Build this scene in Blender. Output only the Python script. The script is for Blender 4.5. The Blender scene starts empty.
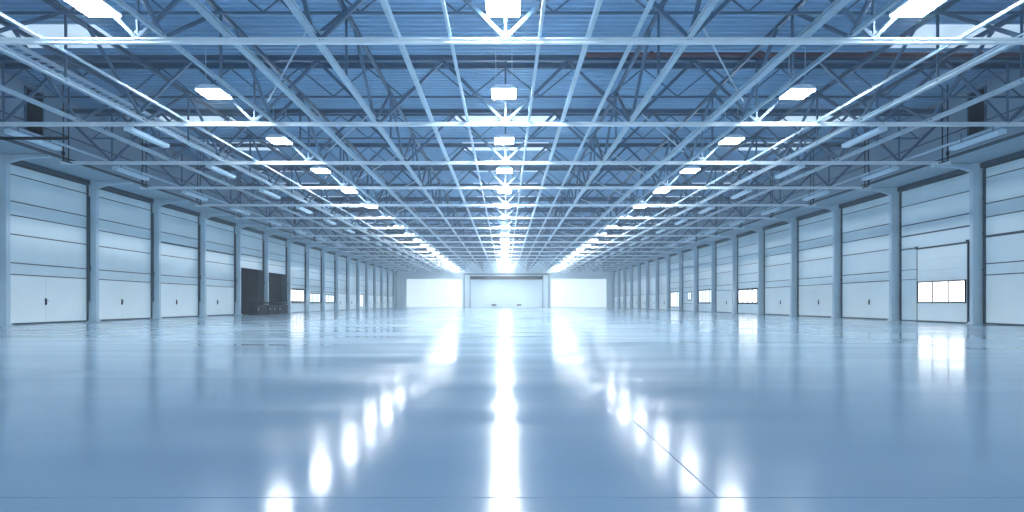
import bpy, math, random
from mathutils import Vector
random.seed(4)
S = bpy.context.scene
COL = S.collection
EYE = 0.92            # camera height
W = 20.4              # half width of the hall at the columns
F = 640.0             # focal length in pixels of a 1024 px wide frame
BAY = 5.74
CH = EYE + 5.81       # bottom chord height
TP = EYE + 7.95       # top chord height
ROOF = EYE + 8.55
SOF = EYE + 6.05      # soffit over the doors
FAR = 122.0
NEAR = -8.0
LP = 5.70; RP = 5.85
LY = [26.0 + LP*k for k in range(17)]        # left columns
RY = [27.75 + RP*k for k in range(17)]        # right columns
TY = [14.2] + [20.8 + BAY*k for k in range(18)]  # trusses

# ------------------------------------------------------------------ materials
def mat(name, color, rough=.5, metal=0., noise=0., nscale=2., bump=0., bscale=20., spec=.5, stretch=(1,1,1), coat=0.):
    m = bpy.data.materials.new(name); m.use_nodes = True
    nt = m.node_tree; b = nt.nodes['Principled BSDF']
    b.inputs['Roughness'].default_value = rough
    b.inputs['Metallic'].default_value = metal
    b.inputs['Specular IOR Level'].default_value = spec
    b.inputs['Coat Weight'].default_value = coat
    b.inputs['Coat Roughness'].default_value = .06
    tc = nt.nodes.new('ShaderNodeTexCoord'); mp = nt.nodes.new('ShaderNodeMapping')
    mp.inputs['Scale'].default_value = stretch
    nt.links.new(tc.outputs['Object'], mp.inputs['Vector'])
    n = nt.nodes.new('ShaderNodeTexNoise'); n.inputs['Scale'].default_value = nscale; n.inputs['Detail'].default_value = 4
    nt.links.new(mp.outputs[0], n.inputs['Vector'])
    r = nt.nodes.new('ShaderNodeValToRGB')
    r.color_ramp.elements[0].position = .3; r.color_ramp.elements[1].position = .7
    r.color_ramp.elements[0].color = tuple(max(0, c*(1-noise)) for c in color) + (1,)
    r.color_ramp.elements[1].color = tuple(min(1, c*(1+noise)) for c in color) + (1,)
    nt.links.new(n.outputs['Fac'], r.inputs['Fac']); nt.links.new(r.outputs['Color'], b.inputs['Base Color'])
    if bump:
        n2 = nt.nodes.new('ShaderNodeTexNoise'); n2.inputs['Scale'].default_value = bscale
        bp = nt.nodes.new('ShaderNodeBump'); bp.inputs['Strength'].default_value = bump; bp.inputs['Distance'].default_value = .01
        nt.links.new(mp.outputs[0], n2.inputs['Vector'])
        nt.links.new(n2.outputs['Fac'], bp.inputs['Height']); nt.links.new(bp.outputs['Normal'], b.inputs['Normal'])
    return m
def emit(name, color, strength):
    m = bpy.data.materials.new(name); m.use_nodes = True
    nt = m.node_tree; b = nt.nodes['Principled BSDF']
    b.inputs['Base Color'].default_value = (.8,.85,.9,1); b.inputs['Roughness'].default_value = .3
    b.inputs['Emission Color'].default_value = color + (1,); b.inputs['Emission Strength'].default_value = strength
    return m

M = {}
M['steel']   = mat('painted_steel', (.33,.47,.58), .36, .1, .08, 3)
M['steel_shaded']  = mat('painted_steel_shaded', (.055,.115,.19), .42, .2, .1, 3)  # same paint as the pale steel, with shade put into the colour
M['column']  = mat('column_paint', (.46,.61,.71), .42, 0, .05, 1.5)
M['door']    = mat('door_enamel', (.69,.83,.89), .27, 0, .035, .8, .08, 3)
M['leaf']    = mat('door_leaf_enamel', (.84,.95,.98), .36, 0, .03, .8, .05, 3)
M['seam']    = mat('seam_rubber_and_shade', (.03,.06,.09), .6, 0, .1)
M['wall']    = mat('wall_panel', (.19,.28,.37), .6, 0, .06, .6)
M['soffit']  = mat('soffit_panel', (.30,.42,.51), .6, 0, .05, .6)
M['farwall'] = mat('end_wall_panel', (.72,.85,.90), .5, 0, .03, .3)
M['deck']    = mat('roof_deck_metal', (.21,.39,.58), .45, .1, .08, 1)
M['dark']    = mat('dark_metal', (.012,.016,.025), .6, 0, .2, spec=0)
M['bin']     = mat('dark_grey_metal', (.008,.010,.014), .7, 0, .2, spec=.1)
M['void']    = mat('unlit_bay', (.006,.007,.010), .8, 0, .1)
M['redpipe'] = mat('red_brown_pipe', (.09,.05,.07), .4, .2, .1)
M['white']   = mat('white_fixture', (.5,.66,.78), .35, 0, .03)
M['galv']    = mat('galvanised_tray', (.5,.62,.72), .35, .5, .1, 6)
M['joint']   = mat('floor_joint', (.16,.28,.40), .6)
M['lamp']    = emit('lamp_glow', (.93,.975,1.0), 84.0)
M['lamp2']   = emit('side_lamp_glow', (.93,.975,1.0), 42.0)
M['chord']   = mat('lamplit_chord_paint', (.64,.75,.82), .35, 0, .05, 3)  # lighter copy of the steel paint, lamp light put into the colour
M['sky']     = emit('daylight_pane', (.95,.98,1.0), 1.4)
M['skydim']  = emit('daylight_pane_dim', (.70,.86,1.0), .55)
M['roofl']   = emit('rooflight_glow', (.62,.82,1.0), .2)
M['endglare'] = emit('end_glare', (.80,.95,1.0), .22)  # added glow standing in for lamp glare on the end wall

# floor: sealed glossy concrete with faint cross streaks
def floor_mat():
    m = bpy.data.materials.new('polished_floor'); m.use_nodes = True
    nt = m.node_tree; b = nt.nodes['Principled BSDF']
    tc = nt.nodes.new('ShaderNodeTexCoord')
    def noise(scale, st, det=4):
        mp = nt.nodes.new('ShaderNodeMapping'); mp.inputs['Scale'].default_value = st
        nt.links.new(tc.outputs['Object'], mp.inputs['Vector'])
        n = nt.nodes.new('ShaderNodeTexNoise'); n.inputs['Scale'].default_value = scale; n.inputs['Detail'].default_value = det
        nt.links.new(mp.outputs[0], n.inputs['Vector']); return n
    n1 = noise(.5, (.3,1.2,1)); r = nt.nodes.new('ShaderNodeValToRGB')
    r.color_ramp.elements[0].position=.3; r.color_ramp.elements[1].position=.72
    r.color_ramp.elements[0].color=(.32,.455,.57,1); r.color_ramp.elements[1].color=(.38,.52,.63,1)
    nt.links.new(n1.outputs['Fac'], r.inputs['Fac']); nt.links.new(r.outputs['Color'], b.inputs['Base Color'])
    n2 = noise(.55, (.25,1.5,1), 5); mr = nt.nodes.new('ShaderNodeMapRange')
    mr.inputs['From Min'].default_value=.3; mr.inputs['From Max'].default_value=.7
    mr.inputs['To Min'].default_value=.07; mr.inputs['To Max'].default_value=.22
    nt.links.new(n2.outputs['Fac'], mr.inputs['Value']); nt.links.new(mr.outputs[0], b.inputs['Roughness'])
    n3 = noise(1.6, (.5,1.4,1), 3); bp = nt.nodes.new('ShaderNodeBump')
    bp.inputs['Strength'].default_value=.10; bp.inputs['Distance'].default_value=.006
    nt.links.new(n3.outputs['Fac'], bp.inputs['Height']); nt.links.new(bp.outputs['Normal'], b.inputs['Normal'])
    b.inputs['IOR'].default_value = 1.2; b.inputs['Coat Weight'].default_value=.0; b.inputs['Coat IOR'].default_value=1.3; b.inputs['Coat Roughness'].default_value=.05
    return m
M['floor'] = floor_mat()

# ------------------------------------------------------------------ mesh tools
class MB:
    def __init__(s): s.v=[]; s.f=[]; s.mi=[]
    def box(s, x0,x1,y0,y1,z0,z1, mi=0):
        n=len(s.v)
        s.v += [(x0,y0,z0),(x1,y0,z0),(x1,y1,z0),(x0,y1,z0),(x0,y0,z1),(x1,y0,z1),(x1,y1,z1),(x0,y1,z1)]
        q = [(0,3,2,1),(4,5,6,7),(0,1,5,4),(1,2,6,5),(2,3,7,6),(3,0,4,7)]
        s.f += [tuple(n+i for i in a) for a in q]; s.mi += [mi]*6
        return s
    def sweep(s, prof, p, q, up=(0,0,1), mi=0):
        p=Vector(p); q=Vector(q); d=(q-p).normalized(); u=Vector(up)
        if abs(d.dot(u))>.98: u=Vector((1,0,0)) if abs(d.x)<.9 else Vector((0,1,0))
        a=d.cross(u).normalized(); b=a.cross(d).normalized()
        n=len(s.v); k=len(prof)
        for c in (p,q): s.v += [tuple(c+a*x+b*y) for x,y in prof]
        for i in range(k):
            j=(i+1)%k; s.f.append((n+i,n+j,n+k+j,n+k+i)); s.mi.append(mi)
        s.f.append(tuple(n+i for i in reversed(range(k)))); s.f.append(tuple(n+k+i for i in range(k))); s.mi += [mi,mi]
        return s
    def bar(s,p,q,w,h=None,mi=0):
        h=h or w; c=min(w,h)*.18
        pr=[(-w/2+c,-h/2),(w/2-c,-h/2),(w/2,-h/2+c),(w/2,h/2-c),(w/2-c,h/2),(-w/2+c,h/2),(-w/2,h/2-c),(-w/2,-h/2+c)]
        return s.sweep(pr,p,q,mi=mi)
    def ibeam(s,p,q,w,h,t=None,mi=0):
        t=t or min(w,h)*.16; x=w/2; y=h/2; e=t/2
        pr=[(-x,-y),(x,-y),(x,-y+t),(e,-y+t),(e,y-t),(x,y-t),(x,y),(-x,y),(-x,y-t),(-e,y-t),(-e,-y+t),(-x,-y+t)]
        return s.sweep(pr,p,q,mi=mi)
    def tube(s,p,q,r,n=10,mi=0):
        return s.sweep([(r*math.cos(i*2*math.pi/n), r*math.sin(i*2*math.pi/n)) for i in range(n)],p,q,mi=mi)
    def prism_y(s, pts, y0, y1, mi=0):     # outline in x,z extruded along y
        n=len(s.v); k=len(pts)
        s.v += [(x,y0,z) for x,z in pts] + [(x,y1,z) for x,z in pts]
        for i in range(k):
            j=(i+1)%k; s.f.append((n+i,n+j,n+k+j,n+k+i)); s.mi.append(mi)
        s.f.append(tuple(n+i for i in reversed(range(k)))); s.f.append(tuple(n+k+i for i in range(k))); s.mi += [mi,mi]
        return s
    def mesh(s, name, mats):
        me=bpy.data.meshes.new(name); me.from_pydata(s.v,[],s.f)
        for m in (mats if isinstance(mats,(list,tuple)) else [mats]): me.materials.append(m)
        me.polygons.foreach_set('material_index', s.mi); me.update()
        import bmesh
        b=bmesh.new(); b.from_mesh(me); bmesh.ops.recalc_face_normals(b,faces=b.faces); b.to_mesh(me); b.free()
        return me
    def build(s, name, mats, parent=None, loc=(0,0,0)):
        return link(name, s.mesh(name,mats), parent, loc)
def link(name, me, parent=None, loc=(0,0,0), rz=0):
    o=bpy.data.objects.new(name, me); COL.objects.link(o); o.parent=parent; o.location=loc; o.rotation_euler=(0,0,rz); return o
def thing(name, label, cat, loc=(0,0,0), group=None, rz=0):
    o=bpy.data.objects.new(name,None); COL.objects.link(o); o.location=loc; o.rotation_euler=(0,0,rz); o.empty_display_size=.2
    tag(o,label,cat,group); return o
def tag(o,label,cat,group=None):
    o['label']=label; o['category']=cat
    if group: o['group']=group
    return o
def struct(o,label=None):
    o['kind']='structure'
    if label: o['label']=label
    return o
def sempty(name, loc, rz=0, label=None, cat=None):
    o=bpy.data.objects.new(name,None); COL.objects.link(o); o.location=loc; o.rotation_euler=(0,0,rz)
    struct(o,label)
    if cat: o['category']=cat
    return o
def copy_tree(o, parent=None):
    c=o.copy(); COL.objects.link(c); c.parent=parent
    for ch in o.children: copy_tree(ch,c)
    return c
ORD=['first','second','third','fourth','fifth','sixth','seventh','eighth','ninth','tenth','eleventh','twelfth','thirteenth','fourteenth','fifteenth','sixteenth','seventeenth','eighteenth','nineteenth','twentieth']

# ------------------------------------------------------------------ shell
DX = W + .22          # plane of the door faces
FX = 18.5             # plane of the fascia wall over the doors
f=MB().box(-28,28,NEAR,FAR+.5,-.2,0)
f.box(-28,28,3.02,3.032,0,.0012,1)
f.box(1.0,1.010,3.03,5.05,0,.0012,1)
struct(f.build('floor',[M['floor'],M['joint']]),'glossy blue-grey sealed concrete floor reflecting the lamps')

# roof deck, ribs running across the hall
v=MB(); pitch=.30; y=NEAR; pts=[]
while y<FAR+.3:
    pts += [(y,ROOF),(y+.10,ROOF),(y+.14,ROOF+.07),(y+.26,ROOF+.07)]; y+=pitch
n=len(pts)
for x in (-DX-.3,DX+.3): v.v += [(x,a,b) for a,b in pts]
for i in range(n-1): v.f.append((i,i+1,n+i+1,n+i)); v.mi.append(0)
v.box(-DX-.3,DX+.3,NEAR,FAR+.3,ROOF+.12,ROOF+.2)
struct(v.build('ceiling',M['deck']),'ribbed blue metal roof deck')

OPEN={4,5}
def side_wall(side, ys):
    s=-1 if side=='left' else 1
    b=MB()
    def bx(xa,xb,y0,y1,z0,z1,mi=0):
        x0,x1=sorted((s*xa,s*xb)); b.box(x0,x1,y0,y1,z0,z1,mi)
    edges=[NEAR]+ys+[FAR]
    for i in range(len(edges)-1):
        k=i-1
        if side=='left' and k in OPEN:
            bx(DX+.12,DX+.4,edges[i],edges[i+1],SOF-1.0,ROOF+.1)
            bx(DX+.12,DX+.4,edges[i],edges[i]+.1,0,SOF-1.0,2); bx(DX+.12,DX+.4,edges[i+1]-.1,edges[i+1],0,SOF-1.0,2)
        else: bx(DX+.12,DX+.4,edges[i],edges[i+1],0,ROOF+.1)
    # soffit and fascia
    bx(FX,DX+.12,NEAR,FAR,SOF,SOF+.12,1)
    bx(FX,FX+.2,NEAR,FAR,SOF+.12,ROOF,0)
    bx(FX-.03,FX,NEAR,FAR,SOF-.05,SOF+.08,2)       # dark edge angle
    bx(FX-.02,FX,NEAR,FAR,SOF+.95,SOF+1.0,2)
    bx(DX-.12,DX+.12,NEAR,FAR,SOF-.22,SOF,2)       # dark strip painting in the shadow gap over door heads
    if side=='left':
        y0,y1=ys[4],ys[6]
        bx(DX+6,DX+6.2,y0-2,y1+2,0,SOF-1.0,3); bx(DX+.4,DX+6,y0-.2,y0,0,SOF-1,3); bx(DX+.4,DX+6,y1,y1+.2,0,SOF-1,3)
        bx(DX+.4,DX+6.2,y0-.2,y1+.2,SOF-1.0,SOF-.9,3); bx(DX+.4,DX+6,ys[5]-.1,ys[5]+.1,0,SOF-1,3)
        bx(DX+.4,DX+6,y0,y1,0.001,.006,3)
    struct(b.build('wall_'+side,[M['wall'],M['soffit'],M['seam'],M['void']]), side+' long wall with soffit and upper fascia over the doors')
side_wall('left',LY); side_wall('right',RY)

# end wall
b=MB().box(-DX-.3,DX+.3,FAR,FAR+.3,0,ROOF+.1)
for z in (2.0,4.0,6.2): b.box(-DX,DX,FAR-.012,FAR,z,z+.03)
struct(b.build('wall_far',M['farwall']),'pale end wall')
def py(y, z=FAR): return EYE+(303-y)*z/F
def px(x, z=FAR): return (x-505.5)*z/F
# ------------------------------------------------------------------ doors
HT=SOF-.25
proto={}
SEAMS=[2.14,2.6,3.8,4.6,5.18,6.3]
def curtain_mesh(w, z0, z1, seams, thick=None):
    """sectional door curtain: flat insulated sections with recessed dark joints"""
    m=MB(); zs=[z0]+[z for z in seams if z0<z<z1-.05]+[z1]
    for i in range(len(zs)-1):
        a=zs[i]+(.024 if i else 0); c=zs[i+1]-.024
        m.box(-.05,.0,-w/2,w/2,a,c,0)
    m.box(-.045,-.022,-w/2+.01,w/2-.01,z0-(.06 if z0>1 else -.01),z1-.01,1)
    if thick:
        for z in thick: m.box(-.05,.012,-w/2,w/2,z-.035,z+.035,1)
    return m.mesh('curtain',[M['door'],M['seam']])
# every door is modelled facing +x (its face at x=0, depth along -x), then turned for the right wall
DW=BAY-.46
def track_mesh(h=HT):
    m=MB().box(-.05,.05,-.045,.045,0,h,0).box(.0,.08,-.02,.02,1.1,1.3,0)
    for z in (2.3,3.9,5.4): m.box(-.02,.07,-.06,.06,z,z+.09,0)
    return m.mesh('track',M['seam'])
TR=track_mesh()
def handle_mesh():
    m=MB(); m.box(0,.018,-.05,.05,.83,1.13,0); m.bar((.05,-.015,1.03),(.05,.10,1.03),.028); m.bar((.01,-.015,1.03),(.06,-.015,1.03),.03)
    m.bar((.045,.0,.86),(.045,.0,.98),.03); return m.mesh('handle',M['dark'])
HM=handle_mesh()
def frame_door(root, w=DW):
    for sgn in (-1,1): link('track',TR,root,(.0,sgn*(w/2+.06),0))
def double_leaf(root, w=DW, h=2.095, c=-.15):
    seal=MB().box(-.045,-.0,-w/2,w/2,0,.075).build('bottom_seal',M['seam'],root)
    for sgn in (-1,1):
        m=MB(); y0,y1=(-w/2,c) if sgn<0 else (c,w/2)
        y0+=.0; 
        m.box(-.05,0,y0+(.006 if sgn>0 else 0),y1-(.006 if sgn<0 else 0),.075,h)
        lf=m.build('leaf',M['leaf'],root)
        if sgn>0: link('handle',HM,lf,(0,c,0))
def window_row(root, w, z0, z1, n, pane, fr=.06, y0=None, name='window_strip'):
    y0=-w/2 if y0 is None else y0; y1=y0+w
    m=MB(); m.box(-.01,.05,y0,y1,z0,z0+fr); m.box(-.01,.05,y0,y1,z1-fr,z1)
    for i in range(n+1):
        c=y0+fr/2+(w-fr)*i/n; m.box(-.01,.05,c-fr/2,c+fr/2,z0+fr,z1-fr)
    o=m.build(name,M['dark'],root)
    for i in range(n):
        a=y0+fr+(w-fr)*i/n; c=y0+(w-fr)*(i+1)/n
        MB().box(.005,.018,a,c,z0+fr,z1-fr).build('pane',pane,o)
    return o

def plain_door(n, loc, rz, label, thick=None, seams=SEAMS):
    r=sempty('door_%d'%n,loc,rz,label)
    key=('c',tuple(thick or ()),tuple(seams))
    if key not in proto: proto[key]=curtain_mesh(DW,2.14,HT,seams,thick)
    link('curtain',proto[key],r); frame_door(r); double_leaf(r,c=.25 if rz else -.15); return r
def raised_door(n, loc, rz, label, zb):
    r=sempty('door_%d'%n,loc,rz,label)
    link('curtain',curtain_mesh(DW,zb,HT,[4.3,4.75,5.3,6.3],[4.75]),r); frame_door(r)
    MB().box(-.05,.02,-DW/2,DW/2,zb-.06,zb).build('bottom_seal',M['white'],r); return r
def glazed_door(n, loc, rz, label, pane, npan, w=None, y0=None, z0=.95, z1=2.05, seams=(.85,2.15,2.7,3.4,4.2,5.0,5.8), fr=.1):
    r=sempty('door_%d'%n,loc,rz,label)
    key=('g',tuple(seams))
    if key not in proto: proto[key]=curtain_mesh(DW,0.05,HT,seams)
    link('curtain',proto[key],r); frame_door(r)
    MB().box(-.045,0.0,-DW/2,DW/2,0,.045).build('bottom_seal',M['seam'],r)
    window_row(r, w or DW-.5, z0, z1, npan, pane, fr=fr, y0=y0); return r

n=1
def edges_mid(ys,k):
    p=ys[1]-ys[0]; return ys[0]+p*k+p/2
for k in range(-1,16):
    y=edges_mid(LY,k); loc=(-DX,y,0); o=ORD[k+1]
    lab='on the left wall, %s bay from the camera'%o
    if k in (4,5): raised_door(n,loc,0,'half-raised sectional door over a dark opening '+lab, 3.75 if k==4 else 3.65)
    elif k==6: 
        r=glazed_door(n,loc,0,'pale sectional door with tall bright window strip '+lab,M['sky'],4,z0=.95,z1=2.35,fr=.17)
        MB().box(0,.05,-DW/2+.2,-DW/2+.5,2.7,5.6).build('vision_slot',M['dark'],r)
    elif k in (7,8): glazed_door(n,loc,0,'pale sectional door with dim window strip '+lab,M['skydim'],5 if k==7 else 4,z0=.95,z1=2.0 if k==7 else 1.9)
    elif k==11: glazed_door(n,loc,0,'pale sectional door with small grey window '+lab,M['skydim'],2,w=2.2,z0=.3,z1=2.2)
    elif k>9: plain_door(n,loc,0,'pale far sectional door '+lab,seams=[2.14,4.6,6.3])
    else: plain_door(n,loc,0,'pale blue sectional door with handled leaves '+lab, thick=[4.55] if k in (2,3) else None)
    n+=1
for k in range(-1,16):
    y=edges_mid(RY,k); loc=(DX,y,0); o=ORD[k+1]
    lab='on the right wall, %s bay from the camera'%o
    if k==-1: plain_door(n,loc,math.pi,'pale blue sectional door cut by the picture edge '+lab,thick=[3.75])
    elif k==0:
        r=sempty('door_%d'%n,loc,math.pi,'sectional door with an inner roller door and three bright panes '+lab)
        # local +y points towards the camera on this wall
        link('curtain',curtain_mesh(DW,3.66,HT,[4.35,4.9,5.9],[4.35]),r); frame_door(r)
        sl=MB().box(-.05,0,-DW/2,-DW/2+1.28,.05,2.1).box(-.05,0,-DW/2,-DW/2+1.28,2.13,2.6).box(-.05,0,-DW/2,-DW/2+1.28,2.63,3.64)
        sl.box(-.045,-.02,-DW/2,-DW/2+1.28,0,3.66,1).build('side_panel',[M['door'],M['seam']],r)
        iw0=-1.31; iw1=2.13
        m=MB()
        for a,c in ((.06,.9),(.91,1.96),(1.97,2.5),(2.51,3.05),(3.06,3.58)): m.box(-.05,.03,iw0,iw1,a,c)
        rd=m.build('roller_door',M['leaf'],r)
        m=MB().box(-.05,.04,iw0-.06,iw0,0,3.66).box(-.05,.04,iw1,iw1+.05,0,3.66).box(-.0,.05,-DW/2,iw0-.06,3.67,3.71).box(-.05,.06,iw0,iw1,3.6,3.66).box(-.05,.05,iw0,iw1,0,.06)
        m.box(-.02,.08,iw0-.12,iw0+.0,3.6,3.74).box(-.02,.08,iw1-.02,iw1+.08,3.6,3.74).build('roller_door_frame',M['seam'],r)
        o3=window_row(r, iw1-iw0-.1, .93, 1.97, 3, M['sky'], fr=.055, y0=iw0+.05, name='window_strip'); o3.location.x=.03
    elif k==4: glazed_door(n,loc,math.pi,'pale sectional door with very bright four-pane window '+lab,M['sky'],4,y0=-DW/2+.1,w=DW-.9,z0=.85,z1=2.15,fr=.14)
    elif k==6: glazed_door(n,loc,math.pi,'pale sectional door with bright window strip '+lab,M['skydim'],4,z0=.9,z1=2.3)
    elif k==7: glazed_door(n,loc,math.pi,'pale sectional door with one narrow window pair '+lab,M['skydim'],2,w=1.4,z0=1.2,z1=2.2)
    elif k==8: glazed_door(n,loc,math.pi,'pale sectional door with tall dim window strip '+lab,M['skydim'],3,z0=.4,z1=2.3)
    elif k>8: plain_door(n,loc,math.pi,'pale far sectional door '+lab,seams=[2.14,4.6,6.3])
    else: plain_door(n,loc,math.pi,'pale blue sectional door with handled leaves '+lab)
    n+=1
# end wall door
r=sempty('door_%d'%n,(px(506.5),FAR,0),0,'wide pale hangar door with a black head rail in the end wall')
hw=(542-471)/2*FAR/F; zt=py(279.5)
m=MB()
for z0,z1 in ((.08,1.8),(1.84,3.6),(3.64,zt)): m.box(-hw,hw,-.12,-.02,z0,z1)
m.build('curtain',M['farwall'],r)
MB().box(-hw-.1,hw+.1,-.35,0,zt,zt+.62).build('head_rail',M['dark'],r)
for s in (-1,1):
    MB().box(s*(hw+.15)-.07,s*(hw+.15)+.07,-.2,0,0,zt+.9).box(s*(hw+1.3)-.09,s*(hw+1.3)+.09,-.2,0,0,zt+.9).build('jamb_post',M['wall'],r)
    h=MB().bar((s*2.4-.5,-.2,.62),(s*2.4+.5,-.2,.62),.14).box(s*2.4-.35,s*2.4+.35,-.22,-.12,.4,.6).build('handle',M['bin'],r)
MB().box(-hw-1.4,hw+1.4,-.3,0,zt+.9,zt+1.15).build('lintel',M['wall'],r)
# made-up glowing panels, not windows, imitating lamp glare beside the hangar door
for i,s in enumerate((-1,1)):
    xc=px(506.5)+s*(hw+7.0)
    r=sempty('window_%d'%(i+1),(xc,FAR,0),0,'added glowing panel imitating lamp glare %s of the wide end door'%('left' if s<0 else 'right'))
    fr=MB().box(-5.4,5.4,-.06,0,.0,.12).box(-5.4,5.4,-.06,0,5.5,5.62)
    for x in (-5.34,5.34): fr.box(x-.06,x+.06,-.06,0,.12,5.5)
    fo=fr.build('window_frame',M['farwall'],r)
    MB().box(-5.28,5.28,-.03,-.01,.12,5.5).build('pane',M['endglare'],fo)

# rooflights
n=3
for k in range(16):
    y0=TY[k+1]+BAY*.30; 
    for x0,x1,nm in ((-2.3,2.3,'over the centre lamp row'),(-16.2,-12.6,'near the left wall'),(12.6,16.2,'near the right wall')):
        if k<1 and x0==-2.3: continue
        yy=y0 if k>0 or x0==-2.3 else y0-2.9
        o=MB().box(-(x1-x0)/2,(x1-x0)/2,0,1.75,0,.02).build('window_%d'%n,M['roofl'],None,((x0+x1)/2,yy,ROOF-.03))
        struct(o,'translucent rooflight %s, %s bay from the camera'%(nm,ORD[k])); n+=1
# dark windows and slots high on the fascia
for s,ys,side in ((-1,LY,'left'),(1,RY,'right')):
    for k in (-1,):
        y=23.5
        r=sempty('window_%d'%n,(s*(FX),y+1.6,SOF+.5),0 if s<0 else math.pi,'dark narrow window high on the %s fascia'%side)
        fo=MB().box(0,.05,-.5,.5,0,.06).box(0,.05,-.5,.5,1.75,1.81).box(0,.05,-.5,-.44,0,1.81).box(0,.05,.44,.5,0,1.81).build('window_frame',M['steel_shaded'],r)
        MB().box(0,.02,-.44,.44,.06,1.75).build('pane',M['dark'],fo); n+=1

dp=None
for s,side in ((-1,'left'),(1,'right')):
    for k in range(7):
        if dp is None:
            dp=thing('conduit_drop','x','conduit')
            for yy in (-.15,.15): MB().bar((0,yy,CH-.3),(0,yy,ROOF-.1),.035).build('pipe',M['dark'],dp)
            MB().bar((0,-.18,CH-.3),(0,.35,CH-.3),.04).box(-.04,.04,-.19,-.11,CH-.1,CH+.05).build('hook',M['dark'],dp); o=dp
        else: o=copy_tree(dp)
        o.location=(s*17.1,24.9+k*5.4,0)
        tag(o,'pair of dark vertical conduits in front of the %s fascia, %s from the camera'%(side,ORD[k]),'conduit','dark conduit drops')

# ------------------------------------------------------------------ columns
def column_proto():
    r=thing('steel_column','x','column')
    # local: inner face towards +x
    sh=MB(); sh.box(-.02,.42,-.11,-.085,0,SOF).box(-.02,.42,.085,.11,0,SOF).box(-.02,.0,-.085,.085,0,SOF).box(.39,.42,-.085,.085,0,SOF)
    sh.build('shaft',M['column'],r)
    MB().box(-.02,.5,-.2,.2,0,.03).box(-.02,.46,-.15,.15,.03,.10).build('base_plate',M['column'],r)
    N=10; top=[(0.42,SOF-.02),(2.1,SOF-.02)]; bot=[(2.1,SOF-.11)]
    for i in range(1,N+1):
        t=i/N; bot.append((2.1-1.68*t, SOF-.11-.24*t**3))
    MB().prism_y(top+bot,-.06,.06).prism_y([(a,b2-.0) for a,b2 in bot]+[(a,b2-.03) for a,b2 in reversed(bot)],-.1,.1).build('knee_bracket',M['column'],r)
    MB().box(.05,.14,-.2,-.13,1.0,SOF-.8).box(.03,.17,-.24,-.12,2.5,2.75).build('conduit',M['seam'],r)
    return r
cp=column_proto(); first=True
for s,ys,side in ((-1,LY,'left'),(1,RY,'right')):
    for k,y in enumerate(ys):
        if y>FAR-.5: continue
        o=cp if first else copy_tree(cp); first=False
        o.location=(s*DX,y,0); o.rotation_euler=(0,0,0 if s<0 else math.pi)
        desc=''
        if side=='left' and k==4: desc=' before the first dark opening'
        if side=='left' and k==5: desc=' between the two dark openings'
        if side=='left' and k==6: desc=' after the second dark opening'
        if side=='right' and k==0: desc=' nearer the camera than the inner roller door'
        if side=='right' and k==1: desc=' beyond the inner roller door'
        tag(o,'pale steel column%s, %s along the %s wall'%(desc,ORD[k],side),'column','columns along the %s wall'%side)

# ------------------------------------------------------------------ roof trusses across the hall
P=.2*W
def cross_truss():
    r=thing('roof_truss','x','roof truss')
    hw=FX-.05
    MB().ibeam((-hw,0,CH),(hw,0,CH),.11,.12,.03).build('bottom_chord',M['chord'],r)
    MB().ibeam((-hw,0,TP),(hw,0,TP),.14,.18,.03).build('top_chord',M['steel_shaded'],r)
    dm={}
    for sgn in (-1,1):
        dm[sgn]=MB().bar((0,0,.05),(sgn*P/2,0,TP-CH-.08),.10,.10).mesh('diagonal',M['steel_shaded'])
    vm=MB().bar((0,0,.05),(0,0,TP-CH-.08),.06,.06).mesh('vertical',M['steel_shaded'])
    for i in range(-4,5):
        for sgn in (-1,1):
            link('diagonal',dm[sgn],r,(i*P,0,CH))
        if i%2==0: link('vertical',vm,r,(i*P,.0,CH))
    gm=MB().prism_y([(-.16,CH+.05),(.16,CH+.05),(.07,CH+.22),(-.07,CH+.22)],-.012,.012).mesh('gusset',M['steel'])
    for i in range(-4,5): link('gusset',gm,r,(i*P,0,0))
    return r
tp=cross_truss()
for k,y in enumerate(TY):
    o=tp if k==0 else copy_tree(tp)
    o.location=(0,y,0)
    tag(o,'pale steel lattice roof truss spanning the hall, %s from the camera'%ORD[k],'roof truss','roof trusses across the hall')

# purlins between trusses, under the deck
for k,y in enumerate(TY[:-1]):
    o=thing('roof_joist','slim lattice roof joist under the deck beyond the %s roof truss'%ORD[k],'roof joist',(0,y+BAY/2-.9,0),'lattice roof joists')
    if k==0:
        jt=MB().ibeam((-FX+.05,0,ROOF-.12),(FX-.05,0,ROOF-.12),.10,.18,.02).mesh('top_chord',M['steel_shaded'])
        jb=MB().bar((-FX+.05,0,TP-.62),(FX-.05,0,TP-.62),.07).mesh('bottom_chord',M['steel_shaded'])
        z=MB(); nx=30; dx=(2*FX-.3)/nx
        for i in range(nx):
            a=-FX+.15+i*dx; za,zb=(TP-.6,ROOF-.2) if i%2==0 else (ROOF-.2,TP-.6)
            z.bar((a,0,za),(a+dx,0,zb),.045)
        jw=z.mesh('lattice',M['steel_shaded'])
    link('top_chord',jt,o); link('bottom_chord',jb,o); link('lattice',jw,o)
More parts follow.
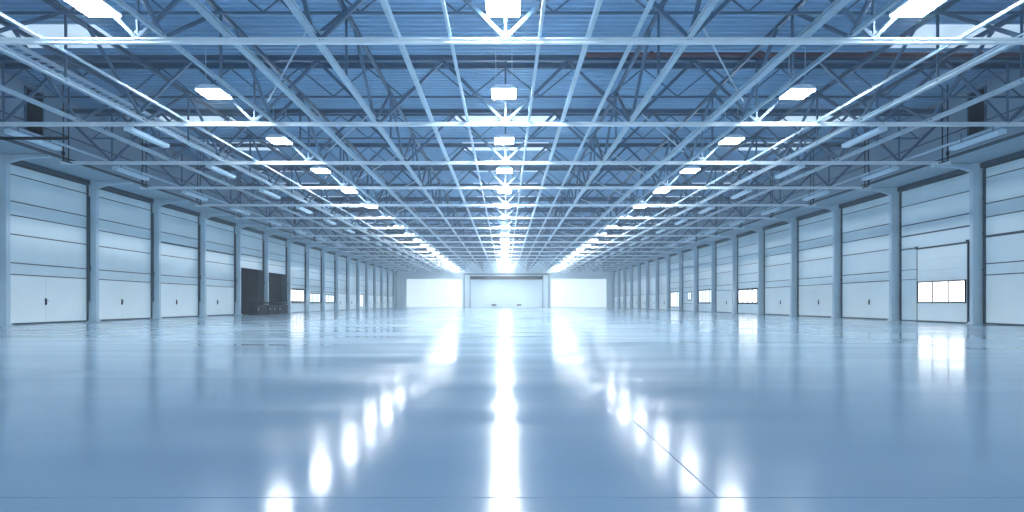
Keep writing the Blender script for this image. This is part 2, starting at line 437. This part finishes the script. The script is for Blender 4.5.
# longitudinal girders (lattice) running the depth of the hall
Y0,Y1=9.0,FAR-.1
def girder(x, cw, label, webs=3, wdt=.09, light=True):
    r=thing('lattice_girder',label,'lattice girder',(x,Y0,0),'lattice girders running down the hall')
    L=Y1-Y0; zc=CH+.11
    MB().ibeam((0,0,zc),(0,L,zc),cw,cw*.9,.03).build('bottom_chord',M['steel'],r)
    MB().ibeam((0,0,TP-.2),(0,L,TP-.2),.10,.12,.02).build('top_chord',M['steel_shaded'],r)
    H=TP-.2-zc
    up=MB().bar((0,0,0),(0,BAY/2-.1,H),wdt).mesh('diagonal',M['steel_shaded'])
    dn=MB().bar((0,0,0),(0,-BAY/2+.1,H),wdt).mesh('diagonal',M['steel_shaded'])
    vm=MB().bar((0,0,0),(0,0,H),wdt*.7).mesh('vertical',M['steel_shaded'])
    for k,ty in enumerate(TY):
        y=ty-Y0
        if y+BAY/2<L: link('diagonal',up,r,(0,y+.05,zc))
        link('diagonal',dn,r,(0,y-.05,zc))
        if webs>2 and y+BAY/2<L: link('vertical',vm,r,(0,y+BAY/2,zc))
    return r
for x,cw,nm in ((-.208,.13,'just left of the centre lamp row'),(.20,.13,'just right of the centre lamp row'),
             (-.372,.09,'beside the left lamp row'),(.375,.09,'beside the right lamp row'),
             (-.575,.13,'between the left lamp row and left wall'),(.565,.14,'between the right lamp row and right wall'),
             (-.68,.12,'nearest the left wall'),(.675,.13,'nearest the right wall')):
    girder(x*W,cw,'long pale lattice girder running down the hall '+nm)
for x,cw,nm in ((-.06,.07,'left of and closest to the centre lamp row'),(.037,.07,'right of and closest to the centre lamp row'),(-.117,.11,'second from the centre lamps on their left'),
                (.09,.10,'second from the centre lamps on their right'),(.14,.08,'third from the centre lamps on their right'),(-.30,.13,'midway between left and centre lamp rows'),(.325,.15,'thick one midway between right and centre lamp rows'),
                (-.505,.06,'outside the left lamp row'),(.495,.06,'outside the right lamp row')):
    o=MB().ibeam((0,0,0),(0,Y1-Y0,0),cw,cw,cw*.18).build('long_rail',M['steel'],None,(x*W,Y0,CH+.05+cw/2+(.0)))
    tag(o,'straight pale steel rail, '+nm,'rail','steel rails running down the hall')
# rows of tie rods: inclined braces from girder feet to the roof in plan
for s,side in ((-1,'left'),(1,'right')):
    for k in range(0,14):
        y=TY[k]
        o=MB().bar((s*4.4,.15,0),(s*7.35,BAY-.15,0),.04).build('wind_brace',M['steel'],None,(0,y,CH+.42))
        tag(o,'thin diagonal brace %s of the centre, beyond the %s roof truss'%(side,ORD[k]),'brace','thin diagonal braces')

# ------------------------------------------------------------------ lamps
LH=EYE+6.43
def lamp_proto():
    r=thing('panel_lamp','x','lamp')
    MB().prism_y([(-.37,.03),(.37,.03),(.37,.09),(.2,.17),(-.2,.17),(-.37,.09)],-.45,.45).build('housing',M['white'],r)
    MB().box(-.355,.355,-.435,.435,0,.03).build('diffuser',M['lamp'],r)
    hm=MB().bar((0,0,.15),(0,0,TP-LH-.0),.022).mesh('hanger',M['steel'])
    for x in (-.25,.25): link('hanger',hm,r,(x,0,0))
    return r
lp=lamp_proto(); first=True
dim=MB().box(-.355,.355,-.435,.435,0,.03).mesh('diffuser',M['lamp2'])
for x,row in ((0,'centre'),(-9.0,'left'),(9.0,'right')):
    for k in range(19):
        y=TY[k]-.25 if k==0 else TY[k]-1.05
        o=lp if first else copy_tree(lp); first=False
        o.location=(x-.05 if x==0 else x,y,LH)
        if x!=0:
            for ch in o.children:
                if ch.name.startswith('diffuser'): ch.data=dim
        tag(o,'bright white panel lamp in the %s row, %s from the camera'%(row,ORD[k]),'lamp','lit panel lamps in the %s row'%row)
# unlit tube fixtures along the walls
def tube_proto(L):
    r=thing('strip_light','x','strip light')
    MB().prism_y([(-.10,0),(.10,0),(.16,.10),(.06,.17),(-.06,.17),(-.16,.10)],0,L).build('housing',M['white'],r)
    e=MB().box(-.13,.13,-.03,0,.0,.15).mesh('end_cap',M['white'])
    link('end_cap',e,r); link('end_cap',e,r,(0,L+.03,0))
    hm=MB().bar((0,0,.16),(0,0,.5),.03).mesh('bracket',M['steel_shaded'])
    for y in (.4,L-.4): link('bracket',hm,r,(0,y,0))
    return r
t1=tube_proto(2.3); first=True
for s,side in ((-1,'left'),(1,'right')):
    for k in range(1,13):
        o=t1 if first else copy_tree(t1); first=False
        o.location=(s*12.35,TY[k]+.15,CH-.17)
        tag(o,'unlit white strip light under the %s inner girder, %s from the camera'%(side,ORD[k-1]),'strip light','strip lights under the girders')
for s,side in ((-1,'left'),(1,'right')):
    for k in range(0,8):
        o=copy_tree(t1)
        o.location=(s*16.3,TY[1]+.2+k*BAY,CH-.25)
        tag(o,'unlit white strip light in front of the %s fascia, %s from the camera'%(side,ORD[k]),'strip light','strip lights by the fascia')
    o=MB().tube((0,0,0),(0,Y1-Y0-8,0),.05).build('conduit_pipe',M['steel'],None,(s*16.62,Y0+8,CH+.14))
    tag(o,'pale conduit pipe running along in front of the %s fascia'%side,'pipe')
# cable tray on the left
m=MB(); L=Y1-Y0-20
m.box(-.02,0,0,L,0,.12).box(.42,.44,0,L,0,.12)
for i in range(90): m.box(0,.42,i*.3,i*.3+.05,.02,.05)
m.box(0,.42,27,L,.01,.03)
o=m.build('cable_tray',M['galv'],None,(-12.95,12.0,EYE+6.55)); tag(o,'galvanised cable tray with rungs hanging high along the left side','cable tray')
# dark sprinkler pipe across the right half
m=MB().tube((0,0,0),(15.8,0,0),.075,12)
for x in (2,5.5,9,12.5): m.tube((x,0,0),(x+.14,0,0),.11,12)
o=m.build('sprinkler_pipe',M['redpipe'],None,(2.6,20.52,TP+.01)); tag(o,'dark red-brown pipe crossing the right half under the roof','pipe')
o=MB().tube((0,0,0),(4.6,0,0),.05,10).build('drain_pipe',M['dark'],None,(-18.4,20.2,EYE+5.2)); tag(o,'short dark pipe coming out of the left fascia','pipe')

# ------------------------------------------------------------------ low dark bins in front of the open bays
def bin_(y0,y1,label,doors):
    x=-19.3; r=thing('metal_bin',label,'metal bin',(x,(y0+y1)/2,0),'dark metal bins by the open bays'); h=(y1-y0)/2
    MB().box(-.30,.30,-h,h,.06,.78).box(-.26,.26,-h+.1,h-.1,0,.06).build('body',M['bin'],r)
    MB().box(-.33,.33,-h-.02,h+.02,.86,1.0).build('lid',M['dark'],r)
    for i in range(doors):
        a=-h+.08+(2*h-.08)*i/doors; c=a+(2*h-.08)/doors-.08
        pm=MB().box(.30,.32,a,c,.12,.62).build('front_panel',M['bin'],r)
        MB().box(.32,.35,a+.1,a+.16,.35,.5).build('handle',M['galv'],pm)
bin_(48.9,51.2,'long dark metal bin nearest the camera before the first open bay',1)
bin_(51.3,53.5,'dark two-door metal bin in the middle, in front of the column',2)
bin_(53.6,55.9,'dark metal bin farthest of three before the second open bay',1)

# ------------------------------------------------------------------ haze filling the hall
h=MB().box(-34,34,NEAR-3,FAR+6,-2,ROOF+4)
hm=bpy.data.materials.new('thin_haze'); hm.use_nodes=True; nt=hm.node_tree
nt.nodes.remove(nt.nodes['Principled BSDF'])
vs=nt.nodes.new('ShaderNodeVolumeScatter'); vs.inputs['Density'].default_value=.0022; vs.inputs['Anisotropy'].default_value=.3
vs.inputs['Color'].default_value=(.86,.94,1,1)
tc=nt.nodes.new('ShaderNodeTexCoord'); sx=nt.nodes.new('ShaderNodeSeparateXYZ'); mr=nt.nodes.new('ShaderNodeMapRange')
mr.interpolation_type='SMOOTHSTEP'
for a_,b_ in (('From Min',50.),('From Max',FAR),('To Min',.0018),('To Max',.0024)): mr.inputs[a_].default_value=b_
nt.links.new(tc.outputs['Object'],sx.inputs[0]); nt.links.new(sx.outputs['Y'],mr.inputs['Value']); nt.links.new(mr.outputs[0],vs.inputs['Density'])
nt.links.new(vs.outputs[0], nt.nodes['Material Output'].inputs['Volume'])
HZ=h.build('haze',hm); HZ['kind']='stuff'; HZ['label']='thin bluish haze filling the hall'

# ------------------------------------------------------------------ world, camera, view
w=bpy.data.worlds.new('sky'); S.world=w; w.use_nodes=True
w.node_tree.nodes['Background'].inputs[0].default_value=(.72,.87,1,1); w.node_tree.nodes['Background'].inputs[1].default_value=.9
cam=bpy.data.cameras.new('camera'); co=bpy.data.objects.new('camera',cam); COL.objects.link(co); S.camera=co
co.location=(0,0,EYE); co.rotation_euler=(math.pi/2,0,0)
cam.sensor_width=36; cam.lens=F/1024*36; cam.shift_x=6.5/1024; cam.shift_y=47/1024; cam.clip_end=400
vs_=S.view_settings; S.display_settings.display_device='sRGB'; vs_.view_transform='Standard'; vs_.look='None'; vs_.gamma=1; vs_.use_curve_mapping=False
vs_.exposure=1.56
c=S.cycles; c.use_denoising=True; c.max_bounces=8; c.diffuse_bounces=4; c.glossy_bounces=4; c.volume_bounces=1; c.sample_clamp_indirect=6
